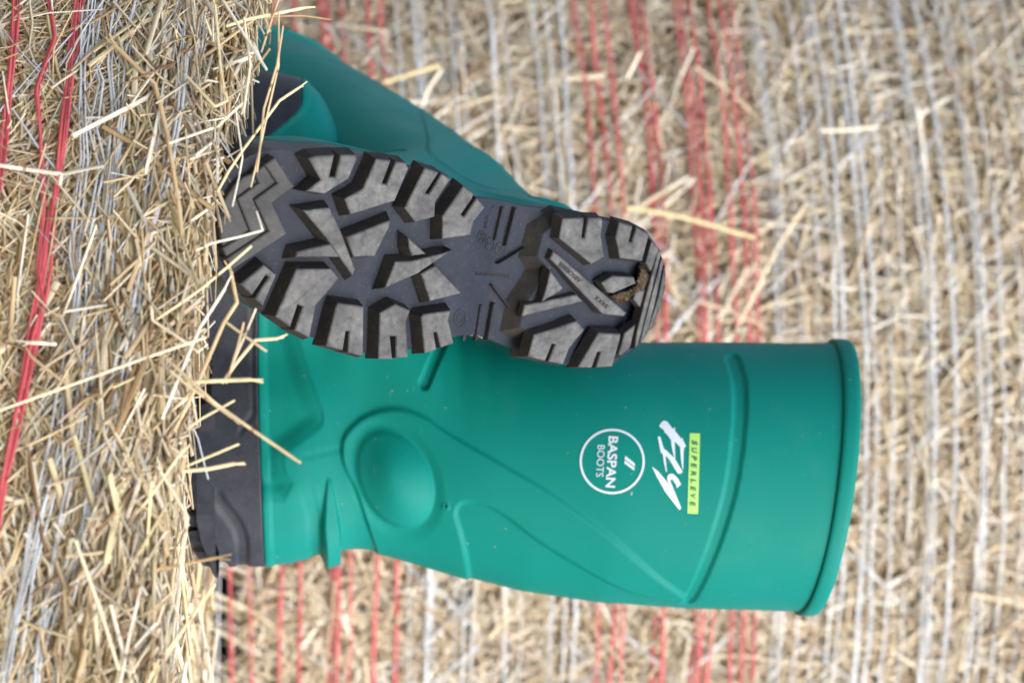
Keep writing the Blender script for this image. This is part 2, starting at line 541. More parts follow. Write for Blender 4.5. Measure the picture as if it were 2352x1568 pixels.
# ------------------------------------------------------------------ net wrap strands
def strand_mesh(name, pts, nrm, width, nf=3, rad=0.0006, seed=0, S=5, step=0.004):
    """a net strand: a few flat plastic fibrils running side by side, parting and meeting"""
    r = np.random.default_rng(seed)
    pts = np.asarray(pts); nrm = np.asarray(nrm)
    d = np.concatenate([[0], np.cumsum(np.linalg.norm(np.diff(pts, axis=0), axis=1))])
    m = max(6, int(d[-1] / step))
    s = np.linspace(0, d[-1], m)
    C = np.stack([np.interp(s, d, pts[:, i]) for i in range(3)], 1)
    Nn = np.stack([np.interp(s, d, nrm[:, i]) for i in range(3)], 1)
    T = np.gradient(C, axis=0); T /= np.linalg.norm(T, axis=1, keepdims=True)
    Bn = np.cross(Nn, T)
    allV = []; allF = []; o = 0
    open_ = 0.35 + 0.65 * np.abs(np.sin(s * r.uniform(18, 40) + r.uniform(0, 6)))
    for f in range(nf):
        lat = ((f - (nf - 1) / 2) / max(nf - 1, 1)) * width * open_ + gsm(r.normal(0, 1, m), 3) * 0.0011
        nn = gsm(r.normal(0, 1, m), 2.5) * 0.0012
        Q = C + Bn * lat[:, None] + Nn * nn[:, None]
        ph = np.arange(S) / S * 2 * math.pi
        tw = gsm(r.normal(0, 1, m), 6) * 2.2
        rw = rad * r.uniform(0.8, 1.7)
        ring = Q[:, None, :] + rw * np.cos(ph)[None, :, None] * (Bn * np.cos(tw)[:, None] + Nn * np.sin(tw)[:, None])[:, None, :] \
            + rw * 0.22 * np.sin(ph)[None, :, None] * (Nn * np.cos(tw)[:, None] - Bn * np.sin(tw)[:, None])[:, None, :]
        allV.append(ring.reshape(-1, 3))
        k = np.arange(m - 1)[:, None]; q = np.arange(S)[None, :]
        a = o + k * S + q; b = o + k * S + (q + 1) % S
        allF.append(np.stack([a, b, b + S, a + S], -1).reshape(-1, 4))
        o += m * S
    return quads_mesh(name, np.concatenate(allV), np.concatenate(allF))

def on_lower(u, v, lift=0.0064):
    d = ray(u, v)
    R = LR + lift
    ox, oy = CAM[0] - LX, CAM[1] - LY
    a = d[0] ** 2 + d[1] ** 2; b = 2 * (ox * d[0] + oy * d[1]); c = ox * ox + oy * oy - R * R
    t = (-b - math.sqrt(b * b - 4 * a * c)) / (2 * a)
    p = CAM + d * t
    n = np.array([p[0] - LX, p[1] - LY, 0]); n /= np.linalg.norm(n)
    top = float(top_z(p[0], p[1]))
    if p[2] > top - ROUND:                           # over the rounded rim: pull inwards
        a = min(max((p[2] - (top - ROUND)) / (ROUND + 0.004), 0), 1)
        p = p - n * (1 - math.sqrt(max(0, 1 - a * a))) * ROUND
    return p, n

LOW = [  # (material, width, fibrils, picture points)
    ('r', .0034, 5, [(42, -60), (35, 0), (25, 170), (10, 300), (-5, 430), (-40, 640)]),
    ('r', .0022, 4, [(112, -60), (114, 0), (127, 89), (84, 208), (94, 313), (99, 461), (97, 517), (88, 625), (100, 690), (89, 730), (66, 830), (40, 940), (14, 1060), (-10, 1170), (-60, 1400)]),
    ('r', .0040, 6, [(190, -60), (181, 0), (161, 165), (142, 329), (120, 494), (104, 632), (89, 715), (72, 813), (49, 912), (24, 1034), (0, 1146), (-50, 1400)]),
    ('w', .0036, 4, [(206, -60), (204, 0), (191, 132), (188, 264), (194, 362), (184, 461), (168, 583), (178, 665), (161, 781), (138, 912), (122, 1034), (78, 1187), (58, 1306), (20, 1494), (-5, 1620)]),
    ('w', .0030, 3, [(230, -60), (227, 0), (213, 132), (232, 185), (211, 297), (234, 379), (211, 494), (194, 566), (185, 748), (185, 879), (160, 1011), (128, 1090), (99, 1204), (70, 1330), (40, 1500), (25, 1620)]),
    ('w', .0032, 4, [(318, -60), (313, 0), (290, 115), (280, 264), (267, 395), (260, 494), (254, 560), (246, 649), (240, 780), (227, 879), (219, 978), (205, 1085), (191, 1204), (165, 1272), (113, 1409), (80, 1520), (60, 1620)]),
    ('w', .0020, 3, [(285, -60), (262, 60), (252, 150), (262, 260), (250, 400), (236, 520), (216, 640), (210, 760), (196, 900), (176, 1040), (150, 1160), (120, 1300), (96, 1450), (80, 1620)]),
    ('w', .0028, 3, [(418, -60), (412, 0), (395, 99), (379, 214), (359, 329), (336, 461), (322, 560), (303, 665), (280, 797), (257, 896), (231, 1011), (205, 1150), (182, 1290), (150, 1420), (130, 1620)]),
    ('w', .0016, 2, [(432, -60), (428, 0), (418, 99), (402, 231), (380, 360), (352, 500), (330, 600), (300, 760), (282, 880)]),
    ('w', .0024, 3, [(456, -60), (451, 0), (428, 132), (412, 247), (388, 380), (346, 533), (316, 665), (290, 847), (273, 929), (250, 1060)]),
    ('w', .0016, 2, [(474, -60), (471, 0), (458, 115), (441, 230), (420, 350), (400, 440)]),
]
for i, (mk, wd, nf, pp) in enumerate(LOW):
    q = [on_lower(u, v) for u, v in pp]
    me = strand_mesh("net_strand", [a[0] for a in q], [a[1] for a in q], wd * (1.2 if mk == 'w' else 1.0), max(2, nf - 1) if mk == 'w' else nf, 0.00050 if mk == 'w' else 0.00048, 100 + i)
    child(link("net_strand", me, M_RED if mk == 'r' else M_WNET, smoothed=True), bale_lo)
# thin cross threads of the net on the lower bale
for i in range(22):
    u0 = random.uniform(-60, 420); v0 = random.uniform(-60, 1300)
    dv = random.uniform(120, 260); du = dv * random.choice((-1, 1)) * random.uniform(0.35, 0.9)
    pp = [(u0, v0), (u0 + du * .5 + random.uniform(-8, 8), v0 + dv * .5), (u0 + du, v0 + dv)]
    q = [on_lower(max(-150, min(u, 470)), v) for u, v in pp]
    me = strand_mesh("net_thread", [a[0] for a in q], [a[1] for a in q], 0.0004, 1, 0.00032, 300 + i)
    child(link("net_thread", me, M_WNET, smoothed=True), bale_lo)

def upper_z(u):     # height on the upper bale's front of a picture column at mid-frame
    return at_y(u, 784, UY - UR)[2]
def upper_strand(name, z0, mat, width, nf, seed, p0=-1.2, p1=1.1, amp=0.0014, rad=0.0008, slope=0.0):
    r = np.random.default_rng(seed)
    m = 165
    ph = np.linspace(p0, p1, m)
    wob = gsm(r.normal(0, 1, m), 4) * amp * 2.4 + gsm(r.normal(0, 1, m), 1.2) * amp * 0.5
    z = z0 + wob - 0.03 * np.maximum(0.02 - ph, 0) ** 2 - 0.02 * np.maximum(ph, 0) ** 2 + slope * ph
    P, N, _, _ = upper_surf(ph, z)
    P = P + N * (0.0082 + gsm(r.normal(0, 1, m), 3) * 0.0050)[:, None]
    me = strand_mesh(name, P, N, width, nf, rad, seed, step=0.006)
    child(link(name, me, mat, smoothed=True), bale_hi)

sid = 1000
for u in (536, 574, 648, 695, 765, 778, 812, 872, 912,
          1378, 1412, 1440, 1515, 1530, 1608, 1624, 1646, 1690, 1718, 1744):
    upper_strand("net_strand", upper_z(u), M_RED, random.uniform(.0008, .0024), random.choice((2, 2, 3)), sid, rad=0.00058); sid += 1
for u in (462, 500, 946, 985, 1000, 1046, 1070, 1090, 1165, 1196, 1268, 1302, 1330,
          1790, 1802, 1838, 1880, 1915, 1938, 1980, 2006, 2040, 2085, 2128, 2142, 2188, 2246, 2262, 2300, 2345, 2390, 2420, 2460):
    upper_strand("net_strand", upper_z(u), M_WNET, random.uniform(.0008, .0024), random.choice((1, 2, 2)), sid, rad=0.00058); sid += 1
for i in range(80):
    p0 = random.uniform(-0.55, 0.45); z0 = random.uniform(0.03, 0.56)
    dp = random.uniform(0.05, 0.12); s = random.choice((-1, 1)) * random.uniform(0.35, 0.75)
    upper_strand("net_thread", z0, M_WNET, 0.0006, 1, sid, p0, p0 + dp, 0.0006, 0.0007, s); sid += 1

# ================================================================== boots
# ---- frame of the boot lying on the other: its sole faces the camera, toe down on the rim of the bale
HEEL = at_y(1532, 648, -0.085)
TOE = at_y(512, 588, -0.240)
ex = (TOE - HEEL); SOLE_L = np.linalg.norm(ex); ex /= SOLE_L
roll = math.radians(10.5)
nrm = np.array([math.sin(roll), -math.cos(roll), 0.0])
nrm -= ex * nrm.dot(ex); nrm /= np.linalg.norm(nrm)
ez = -nrm
ey = np.cross(ez, ex)
R3 = np.stack([ex, ey, ez], 1)

def spring(x):
    x = np.asarray(x, float)
    return 0.013 * np.clip((x - 0.195) / 0.085, 0, 1.3) ** 2 + 0.005 * np.clip((0.020 - x) / 0.020, 0, 1.3) ** 2
def to_sole(u, v, h):
    d = R3.T @ ray(u, v); o = R3.T @ (CAM - HEEL)
    z = h
    for _ in range(8):
        t = (z - o[2]) / d[2]
        p = o + d * t
        z = h + float(spring(p[0]))
    return p[0], p[1]
def ZA(pts, h=0.0): return [to_sole(488.1 + x * .36617, 287.1 + y * .36617, h) for x, y in pts]
def ZB(pts, h=0.0): return [to_sole(976.2 + x * .29297, 401.95 + y * .29297, h) for x, y in pts]

outline = (ZA([(395, 190), (545, 172), (640, 180), (900, 183), (1010, 195), (1230, 245), (1320, 265), (1495, 340), (1580, 385), (1690, 475)]) +
           ZB([(475, 240), (600, 262), (835, 272), (1090, 335), (1395, 345), (1535, 372), (1760, 470), (1835, 570), (1890, 720), (1893, 880), (1815, 1130), (1700, 1310), (1640, 1370),
               (1520, 1440), (1470, 1500), (1200, 1510), (1080, 1485), (812, 1425), (560, 1308), (380, 1300), (230, 1320)]) +
           ZA([(1515, 1372), (1330, 1432), (1230, 1458), (1045, 1470), (945, 1452), (720, 1388), (610, 1335), (400, 1205), (320, 1135), (180, 1005), (115, 905), (55, 825), (28, 740),
               (24, 620), (48, 470), (115, 350), (225, 258)]))
outline = np.array(outline)
OX0, OX1 = outline[:, 0].min(), outline[:, 0].max()
NT = 241
tg = np.linspace(0, 1, NT)                  # t: 0 = toe tip, 1 = back of the heel
def hi_lo():
    xs = OX1 + (OX0 - OX1) * np.clip(tg, 0.02, 0.985)
    H = np.full(NT, -1.0); Lo = np.full(NT, 1.0)
    A = outline; B = np.roll(outline, -1, 0)
    for (x0, y0), (x1, y1) in zip(A, B):
        a, b = min(x0, x1), max(x0, x1)
        if b - a < 1e-7: continue
        k = (xs >= a) & (xs <= b)
        y = y0 + (y1 - y0) * (xs[k] - x0) / (x1 - x0)
        H[k] = np.maximum(H[k], y); Lo[k] = np.minimum(Lo[k], y)
    return H, Lo
OH, OL = hi_lo()
hw0 = (OH - OL) / 2; yc0 = (OH + OL) / 2
i1, i2 = int(.12 * NT), int(.90 * NT)
yc0[:i1] = yc0[i1] + (yc0[:i1] - yc0[i1]) * 0.6
yc0[i2:] = yc0[i2]
hw0[:i1] = hw0[i1]; hw0[i2:] = hw0[i2]
hw0 = gsm(hw0, 4); yc0 = gsm(yc0, 5)
def caps(tf, tb):
    c = np.ones(NT)
    k = tg < tf; c[k] = np.sqrt(np.clip(1 - (1 - tg[k] / tf) ** 2, 0, 1))
    k = tg > 1 - tb; c[k] = np.minimum(c[k], np.sqrt(np.clip(1 - (1 - (1 - tg[k]) / tb) ** 2, 0, 1)))
    return c
OUT = hw0 * caps(0.12, 0.12)
LEN = OX1 - OX0
ZT = 0.371
zg = np.arange(0, 0.40, 0.001)
xb_k = np.array([(0, .001), (.043, .001), (.055, .002), (.075, .006), (.092, .010), (.100, .0095), (.112, .007), (.135, 0), (.155, -.006), (.190, -.015), (.235, -.022), (.300, -.026), (.371, -.029), (.4, -.03)])
xf_k = np.array([(0, .996), (.035, 1.0), (.050, .997), (.064, .985), (.073, .960), (.080, .920), (.0855, .866), (.090, .815), (.098, .755), (.110, .680), (.130, .566), (.142, .500), (.152, .470), (.168, .454), (.200, .449), (.4, .446)])
XB = gsm(np.interp(zg, xb_k[:, 0], xb_k[:, 1]), 3) + OX0
XF = OX0 + gsm(np.interp(zg, xf_k[:, 0], xf_k[:, 1] * 0.290), 2) * LEN / 0.290
def key(pts, tf, tb):
    p = np.array(pts); return np.interp(tg, p[:, 0], p[:, 1]) * caps(tf, tb)
keys = [(0.0, OUT - 0.0012), (0.054, OUT - 0.0012), (0.066, OUT * 0.985), (0.075, OUT * 0.95),
        (0.086, key([(0, .040), (.25, .043), (.5, .037), (.75, .036), (1, .036)], .24, .2)),
        (0.100, key([(0, .035), (.3, .038), (.6, .037), (1, .037)], .32, .24)),
        (0.130, key([(0, .037), (.5, .044), (1, .042)], .44, .36)),
        (0.165, key([(0, .051), (1, .051)], .5, .5)),
        (0.240, key([(0, .061), (1, .061)], .5, .5)),
        (0.300, key([(0, .065), (1, .065)], .5, .5)),
        (0.400, key([(0, .066), (1, .066)], .5, .5))]
HT = np.empty((len(zg), NT))
kz = [k[0] for k in keys]
for i, z in enumerate(zg):
    j = min(max(np.searchsorted(kz, z) - 1, 0), len(keys) - 2)
    f = (z - kz[j]) / (kz[j + 1] - kz[j])
    HT[i] = np.clip(keys[j][1] * (1 - f) + keys[j + 1][1] * f, 0, None)
HTs = gsm(HT, 6, 0)
blend = smooth(0.05, 0.07, zg)[:, None]
HT = HT * (1 - blend) + HTs * blend

def slice_xy(th, z, grow=0.0):
    """th: angle round the boot (0 toe), z: height. -> x, y in the boot's own frame"""
    th, z = np.broadcast_arrays(np.asarray(th, float), np.asarray(z, float))
    t = (1 - np.cos(th)) / 2
    sgn = np.where(np.sin(th) >= 0, 1.0, -1.0)
    xf = np.interp(z, zg, XF) + grow; xb = np.interp(z, zg, XB) - grow
    x = xf + t * (xb - xf)
    fi = np.clip(z / 0.001, 0, len(zg) - 1.001); i0 = fi.astype(int); fr = fi - i0
    ft = np.clip(t * (NT - 1), 0, NT - 1.001); j0 = ft.astype(int); fj = ft - j0
    h = (HT[i0, j0] * (1 - fj) + HT[i0, j0 + 1] * fj) * (1 - fr) + (HT[i0 + 1, j0] * (1 - fj) + HT[i0 + 1, j0 + 1] * fj) * fr
    # quarter-circle ends come out rounder when evaluated exactly
    yc = np.interp(t, tg, yc0) * (1 - smooth(0.05, 0.15, z))
    return x, yc + sgn * (h + grow * np.abs(np.sin(th)) ** 0.7)

def zb_side(x):          # where the black sole side ends and the green begins
    x = (np.asarray(x) - OX0) * 0.290 / LEN
    return 0.0395 + 0.0035 * smooth(0.12, 0.0, x) + 0.024 * smooth(0.236, 0.268, x)
def base_z(x):           # floor of the tread
    x = np.asarray(x, float)
    return spring(x) + 0.0085 + 0.006 * smooth(0.135, 0.105, x)

# ---- frame of the standing boot (mirror image of the other)
YAW = math.radians(3.0)
c_, s_ = math.cos(YAW), math.sin(YAW)
ST_O = np.array([0.128 + OX0, 0.0, 0.0])
# local x (toe) -> world -X, local y -> world +Y (mirrored meshes are built with y flipped)
M_ST = Matrix(((-c_, -s_, 0, ST_O[0]), (s_, -c_, 0, ST_O[1]), (0, 0, 1, 0.0), (0, 0, 0, 1)))
M_LE = Matrix(((ex[0], ey[0], ez[0], HEEL[0]), (ex[1], ey[1], ez[1], HEEL[1]), (ex[2], ey[2], ez[2], HEEL[2]), (0, 0, 0, 1)))
iST = M_ST.inverted()
def prof(pts, Y=-0.05):
    """picture points on the near side of the standing boot -> (x, z) in the boot's frame"""
    out = []
    for u, v in pts:
        p = iST @ Vector(at_y(u, v, Y))
        out.append((p.x, p.z))
    return np.array(out)

def seg_dist(P, A, B):
    d = B - A; L2 = (d ** 2).sum() + 1e-12
    t = np.clip(((P - A) @ d) / L2, 0, 1)
    return np.hypot(P[:, 0] - A[0] - t * d[0], P[:, 1] - A[1] - t * d[1])
def poly_sd(P, poly):
    n = len(poly); dist = np.full(len(P), 1e9); ins = np.zeros(len(P), bool)
    for i in range(n):
        A, B = poly[i], poly[(i + 1) % n]
        dist = np.minimum(dist, seg_dist(P, A, B))
        c = (A[1] > P[:, 1]) != (B[1] > P[:, 1])
        xi = (B[0] - A[0]) * (P[:, 1] - A[1]) / (B[1] - A[1] + 1e-15) + A[0]
        ins ^= c & (P[:, 0] < xi)
    return np.where(ins, -dist, dist)
def line_d(P, pts):
    d = np.full(len(P), 1e9)
    for A, B in zip(pts[:-1], pts[1:]):
        d = np.minimum(d, seg_dist(P, A, B))
    return d
def curve(pts, n=6):
    """rounded polyline (Catmull-Rom)"""
    p = np.asarray(pts, float); p = np.vstack([2 * p[0] - p[1], p, 2 * p[-1] - p[-2]])
    o = []
    for i in range(1, len(p) - 2):
        for k in range(n):
            t = k / n
            o.append(0.5 * (2 * p[i] + (p[i + 1] - p[i - 1]) * t + (2 * p[i - 1] - 5 * p[i] + 4 * p[i + 1] - p[i + 2]) * t * t + (3 * p[i] - p[i - 1] - 3 * p[i + 1] + p[i + 2]) * t ** 3))
    o.append(p[-2])
    return np.array(o)

ANKLE = prof([(868, 1262), (850, 1215), (820, 1130), (795, 1080), (785, 1040), (792, 1000), (830, 962), (880, 941), (930, 940), (985, 962), (1030, 995), (1150, 1065), (1260, 1130), (1400, 1228), (1480, 1290), (1540, 1332), (1610, 1372)])
ANKLE2 = prof([(1600, 1390), (1492, 1366), (1426, 1345), (1338, 1301), (1241, 1243), (1160, 1182), (1110, 1157), (1075, 1151), (1055, 1161), (1050, 1182), (1060, 1215), (1075, 1270), (1090, 1332)])
PANEL = np.vstack([curve(ANKLE, 4), curve(ANKLE2, 4), prof([(1080, 1420), (868, 1420)])])
BUMP_C = prof([(908, 1098)])[0]
FOOT = np.vstack([curve(prof([(640, 640), (683, 775), (727, 907), (742, 950), (737, 977), (700, 1005), (661, 1034), (650, 1048), (655, 1085), (672, 1110)]), 4), prof([(650, 1150), (560, 1150), (560, 900), (560, 640)])])
GROOVE = prof([(977, 879), (992, 845), (1010, 805), (1040, 740), (1060, 700)])
BAND = curve(prof([(1679, 822), (1687, 870), (1688, 922), (1684, 1010), (1675, 1120), (1658, 1220), (1638, 1310), (1622, 1378)]), 5)
KICK = prof([(757, 1105), (758, 1180), (760, 1290)], -0.02)
KICK2 = prof([(705, 1120), (722, 1190), (728, 1290)], -0.02)
DOT = prof([(1027, 1160)])[0]
LINE2 = curve(prof([(690, 1050), (760, 1035), (785, 1030)]), 4)

def up_disp(x, y, z, nx, ny, nz):
    """moulded relief of the green upper, metres along the normal"""
    P = np.stack([x, z], 1)
    d = np.zeros(len(x))
    lat = smooth(0.012, -0.012, y)            # outer side of the foot
    sd_ = poly_sd(P, PANEL)
    d += 0.0020 * smooth(0.0011, -0.0011, sd_) * (0.35 + 0.65 * lat)
    # ankle cup: a domed knuckle, steep below and behind
    a = math.radians(-28)
    dx = (x - BUMP_C[0]); dz = (z - BUMP_C[1])
    e1 = (dx * math.cos(a) + dz * math.sin(a)) / 0.0290; e2 = (-dx * math.sin(a) + dz * math.cos(a)) / 0.0200
    r = np.sqrt(e1 ** 2 + e2 ** 2)
    dirw = 0.5 + 0.5 * (dz - dx) / (1.414 * np.hypot(dx, dz) + 1e-6)
    d += lat * 0.0088 * (dirw * np.clip(1 - r ** 2, 0, 1) + (1 - dirw) * (1 - smooth(0, 1.15, r))) - lat * 0.0010 * smooth(0.85, 1.0, r) * smooth(1.3, 1.0, r)
    sd_ = poly_sd(P, FOOT)
    d -= 0.0030 * smooth(0.0004, -0.011, sd_) + 0.0007 * smooth(0.0008, -0.0008, sd_)
    dl = line_d(P, GROOVE)
    d -= 0.0024 * smooth(0.0036, 0.0020, dl)
    dl = line_d(P, BAND)
    d -= 0.0016 * smooth(0.0042, 0.0028, dl) * (0.4 + 0.6 * lat)
    hk = np.clip((0.050 - x) / 0.046, 0, 1) ** 1.4
    kw = np.clip((0.050 - x) / 0.034, 0.05, 1)
    d += 0.0078 * hk * smooth(1.0, 0.55, line_d(P, KICK) / (0.0062 * kw))
    d -= 0.0012 * hk * smooth(0.0050, 0.0020, line_d(P, KICK2))
    dl = np.hypot(x - DOT[0], z - DOT[1])
    d += lat * (0.0008 * smooth(0.0022, 0.0016, dl) - 0.0022 * smooth(0.0011, 0.0007, dl))
    d -= 0.0005 * smooth(0.0012, 0.0002, line_d(P, LINE2)) * lat
    # welt bead above the black sole
    dz = z - zb_side(x)
    d += 0.0011 * smooth(0.0052, 0.0042, dz) * smooth(0.0, 0.0008, dz) - 0.0040 * smooth(0.0, -0.0012, dz)
    # soft waves of the moulding
    d += 0.00035 * np.sin(x * 55 + z * 21) * np.sin(z * 38 - x * 17)
    return d

def grid_normals(G):
    du = np.roll(G, -1, 1) - np.roll(G, 1, 1)
    dv = np.gradient(G, axis=0)
    n = np.cross(du, dv)
    n /= np.linalg.norm(n, axis=2, keepdims=True) + 1e-12
    return n

def slant(G):
    """the top of the shaft is cut higher at the shin than at the calf"""
    x, z = G[..., 0], G[..., 2]
    G[..., 2] = z + (x - 0.050) * 0.135 * smooth(0.20, ZT, z)
    return G

def ring_faces(R, N, flip):
    k = np.arange(R - 1)[:, None]; j = np.arange(N)[None, :]
    a = k * N + j; b = k * N + (j + 1) % N
    F = np.stack([a, b, b + N, a + N], -1).reshape(-1, 4)
    return F[:, ::-1] if flip else F

NA = 380
TH = np.arange(NA) / NA * 2 * math.pi
def upper_grid():
    zz = np.arange(0.018, ZT - 0.0095, 0.0002)
    den = 1 + 0.55 * np.abs(np.gradient(np.interp(zz, zg, XF), zz))
    cum = np.concatenate([[0], np.cumsum(den[:-1] * 0.0002)])
    R = int(cum[-1] / 0.00112)
    zl = np.interp(np.linspace(0, cum[-1], R), cum, zz)
    x, y = slice_xy(TH[None, :], zl[:, None])
    G = np.stack([x, y, np.broadcast_to(zl[:, None], x.shape)], -1)
    n = grid_normals(G)
    # make normals point outwards
    if (n[R // 2, :, 0] * (G[R // 2, :, 0] - G[R // 2, :, 0].mean())).mean() < 0: n = -n
    d = up_disp(G[..., 0].ravel(), G[..., 1].ravel(), G[..., 2].ravel(), *(n[..., i].ravel() for i in range(3))).reshape(R, NA)
    return slant(G + n * d[..., None])

UPG = upper_grid()

def finish(me_name, G, mirror, mat, root, name, cap=None, close=True):
    R, N, _ = G.shape
    V = G.reshape(-1, 3).copy()
    if mirror: V[:, 1] *= -1
    F = ring_faces(R, N, not mirror)
    me = quads_mesh(me_name, V, F)
    return link(name, me, mat, root, smoothed=True)

def build_lug(pts, ztop, zbot, draft, mirror, bev=0.0008, bevmat=1):
    """a tread block: polygon of its worn face, drafted walls down to the tread floor"""
    p = np.array(pts); draft = np.full(len(p), draft) if np.isscalar(draft) else np.array(draft)
    area = 0.5 * np.sum(p[:, 0] * np.roll(p[:, 1], -1) - np.roll(p[:, 0], -1) * p[:, 1])
    if area < 0: p = p[::-1]; draft = draft[::-1]
    nx = np.roll(p, -1, 0) - p
    nx /= np.linalg.norm(nx, axis=1, keepdims=True) + 1e-12
    en = np.stack([nx[:, 1], -nx[:, 0]], 1)
    pe = np.roll(en, 1, 0)
    mi = en + pe
    dn = np.clip((mi * en).sum(1), 0.55, None)
    q = p + mi / dn[:, None] * draft[:, None]
    bm = bmesh.new()
    my = -1 if mirror else 1
    top = [bm.verts.new((x, y * my, float(spring(x)) + ztop)) for x, y in p]
    bot = [bm.verts.new((x, y * my, float(zbot(x)) if callable(zbot) else zbot)) for x, y in q]
    n = len(p)
    ft = bm.faces.new(top); ft.material_index = 1
    for i in range(n):
        bm.faces.new((top[i], bot[i], bot[(i + 1) % n], top[(i + 1) % n])).material_index = 0
    bm.normal_update()
    if bev:
        ed = [e for e in bm.edges if e in ft.edges]
        bmesh.ops.bevel(bm, geom=ed, offset=bev, segments=2, affect='EDGES', profile=0.5, clamp_overlap=True, material=bevmat)
    bmesh.ops.recalc_face_normals(bm, faces=bm.faces)
    me = bpy.data.meshes.new("lug")
    bm.to_mesh(me); bm.free()
    return me

LUGS_A = [  # worn faces of the forefoot blocks
    [(608, 212), (640, 198), (765, 190), (735, 325), (772, 328), (808, 190), (900, 190), (908, 215), (855, 335), (705, 430), (592, 415), (685, 345)],
    [(1030, 215), (1120, 225), (1065, 370), (1095, 375), (1155, 232), (1215, 240), (1230, 275), (1145, 475), (868, 560), (835, 465), (948, 400)],
    [(1335, 272), (1420, 300), (1335, 430), (1362, 437), (1440, 308), (1495, 340), (1400, 485), (1395, 575), (1275, 608), (1210, 520)],
    [(1577, 386), (1640, 432), (1632, 460), (1560, 562), (1580, 580), (1660, 462), (1712, 515), (1640, 605), (1620, 690), (1445, 713), (1447, 572)],
    [(325, 880), (402, 940), (318, 1132), (268, 1090), (360, 953), (337, 938), (250, 1067), (182, 998)],
    [(530, 905), (745, 905), (798, 960), (650, 1130), (610, 1333), (520, 1287), (570, 1140), (538, 1122), (490, 1264), (400, 1200)],
    [(775, 1150), (790, 1117), (950, 1140), (945, 1450), (855, 1425), (862, 1295), (838, 1290), (820, 1412), (718, 1384)],
    [(1055, 1180), (1150, 1125), (1242, 1165), (1215, 1235), (1228, 1455), (1155, 1460), (1155, 1325), (1115, 1322), (1130, 1467), (1045, 1465)],
    [(1325, 1190), (1495, 1165), (1480, 1225), (1515, 1368), (1435, 1395), (1412, 1298), (1388, 1300), (1408, 1408), (1335, 1430), (1312, 1205)]]
MID_A = [
    [(575, 538), (735, 520), (805, 665), (895, 905), (880, 942), (728, 722)],
    [(845, 705), (1115, 600), (1110, 640), (1020, 820), (890, 825)],
    [(535, 795), (745, 748), (800, 828), (525, 828)],
    [(1230, 705), (1340, 808), (1255, 820), (1238, 770)],
    [(1150, 860), (1255, 855), (1440, 810), (1505, 785), (1290, 930), (1085, 1020)],
    [(1315, 935), (1400, 885), (1563, 1055), (1370, 1103)]]
CHEV = [  # stepped chevron strips of the toe: (polygon, depth under the worn plane)
    ([(395, 205), (515, 385), (375, 488), (468, 683), (128, 908), (92, 838), (355, 665), (265, 470), (408, 365), (330, 250)], 0.0012),
    ([(330, 250), (408, 365), (265, 470), (355, 665), (92, 838), (66, 772), (240, 668), (158, 462), (292, 365), (262, 300)], 0.0030),
    ([(262, 300), (292, 365), (158, 462), (240, 668), (66, 772), (44, 640), (66, 490), (140, 375), (200, 325)], 0.0048)]
HEELP = [(1085, 345), (930, 462), (888, 632), (970, 745), (785, 1030), (745, 1195), (855, 1260), (812, 1422), (960, 1460), (1080, 1485), (1200, 1508), (1470, 1500), (1520, 1440),
         (1640, 1370), (1700, 1310), (1815, 1130), (1890, 880), (1888, 720), (1835, 572), (1760, 472), (1535, 374), (1395, 345)]
LUGS_B = [
    [(1085, 346), (1250, 340), (1230, 495), (1258, 497), (1285, 340), (1385, 342), (1393, 365), (1380, 480), (1410, 640), (1310, 695), (1058, 495)],
    [(1530, 374), (1630, 402), (1600, 525), (1625, 530), (1665, 415), (1758, 465), (1705, 672), (1535, 650), (1500, 490)],
    [(860, 1255), (1195, 1148), (1250, 1215), (1130, 1360), (1085, 1483), (975, 1460), (1030, 1325), (1000, 1318), (945, 1455), (814, 1422)],
    [(1365, 1240), (1535, 1250), (1530, 1290), (1470, 1498), (1345, 1508), (1385, 1385), (1355, 1383), (1310, 1508), (1205, 1505)]]
LOW_B = [  # lower blocks of the heel: (polygon, depth of the face under the worn plane)
    ([(985, 750), (1085, 885), (1060, 910), (920, 995), (965, 850)], 0.0004),
    ([(1010, 602), (1062, 640), (1580, 1082), (1562, 1105), (1395, 1088), (985, 655)], 0.0022),
    ([(787, 1022), (1190, 942), (1240, 990), (765, 1105)], 0.0034),
    ([(1390, 845), (1475, 792), (1640, 802), (1655, 850), (1480, 925), (1430, 918)], 0.0014),
    ([(1655, 925), (1735, 890), (1690, 1035), (1640, 975)], 0.0030),
    ([(1570, 1240), (1652, 1172), (1612, 1352), (1540, 1415), (1522, 1402)], 0.0012),
    ([(1782, 520), (1835, 580), (1775, 755), (1735, 690)], 0.0014),
    ([(1836, 592), (1852, 618), (1775, 930), (1672, 1335), (1648, 1358), (1668, 1225), (1745, 930)], 0.0006),
    ([(1862, 650), (1874, 682), (1815, 960), (1750, 1215), (1708, 1305), (1690, 1312), (1770, 1000)], 0.0002),
    ([(1883, 715), (1892, 770), (1886, 880), (1832, 1085), (1770, 1215), (1758, 1210), (1835, 960)], -0.0002)]
RIBS_B = [[(545, 258), (490, 465)], [(630, 262), (570, 515)], [(730, 266), (655, 560)], [(358, 1068), (322, 1296)], [(458, 1028), (418, 1298)], [(558, 1014), (508, 1298)], [(592, 702), (800, 578)], [(545, 870), (682, 1045)]]

def tri_prism(pts, z0, z1, mirror, wall=0):
    return build_lug(pts, z1, z0, 0.0003, mirror, 0.0002)

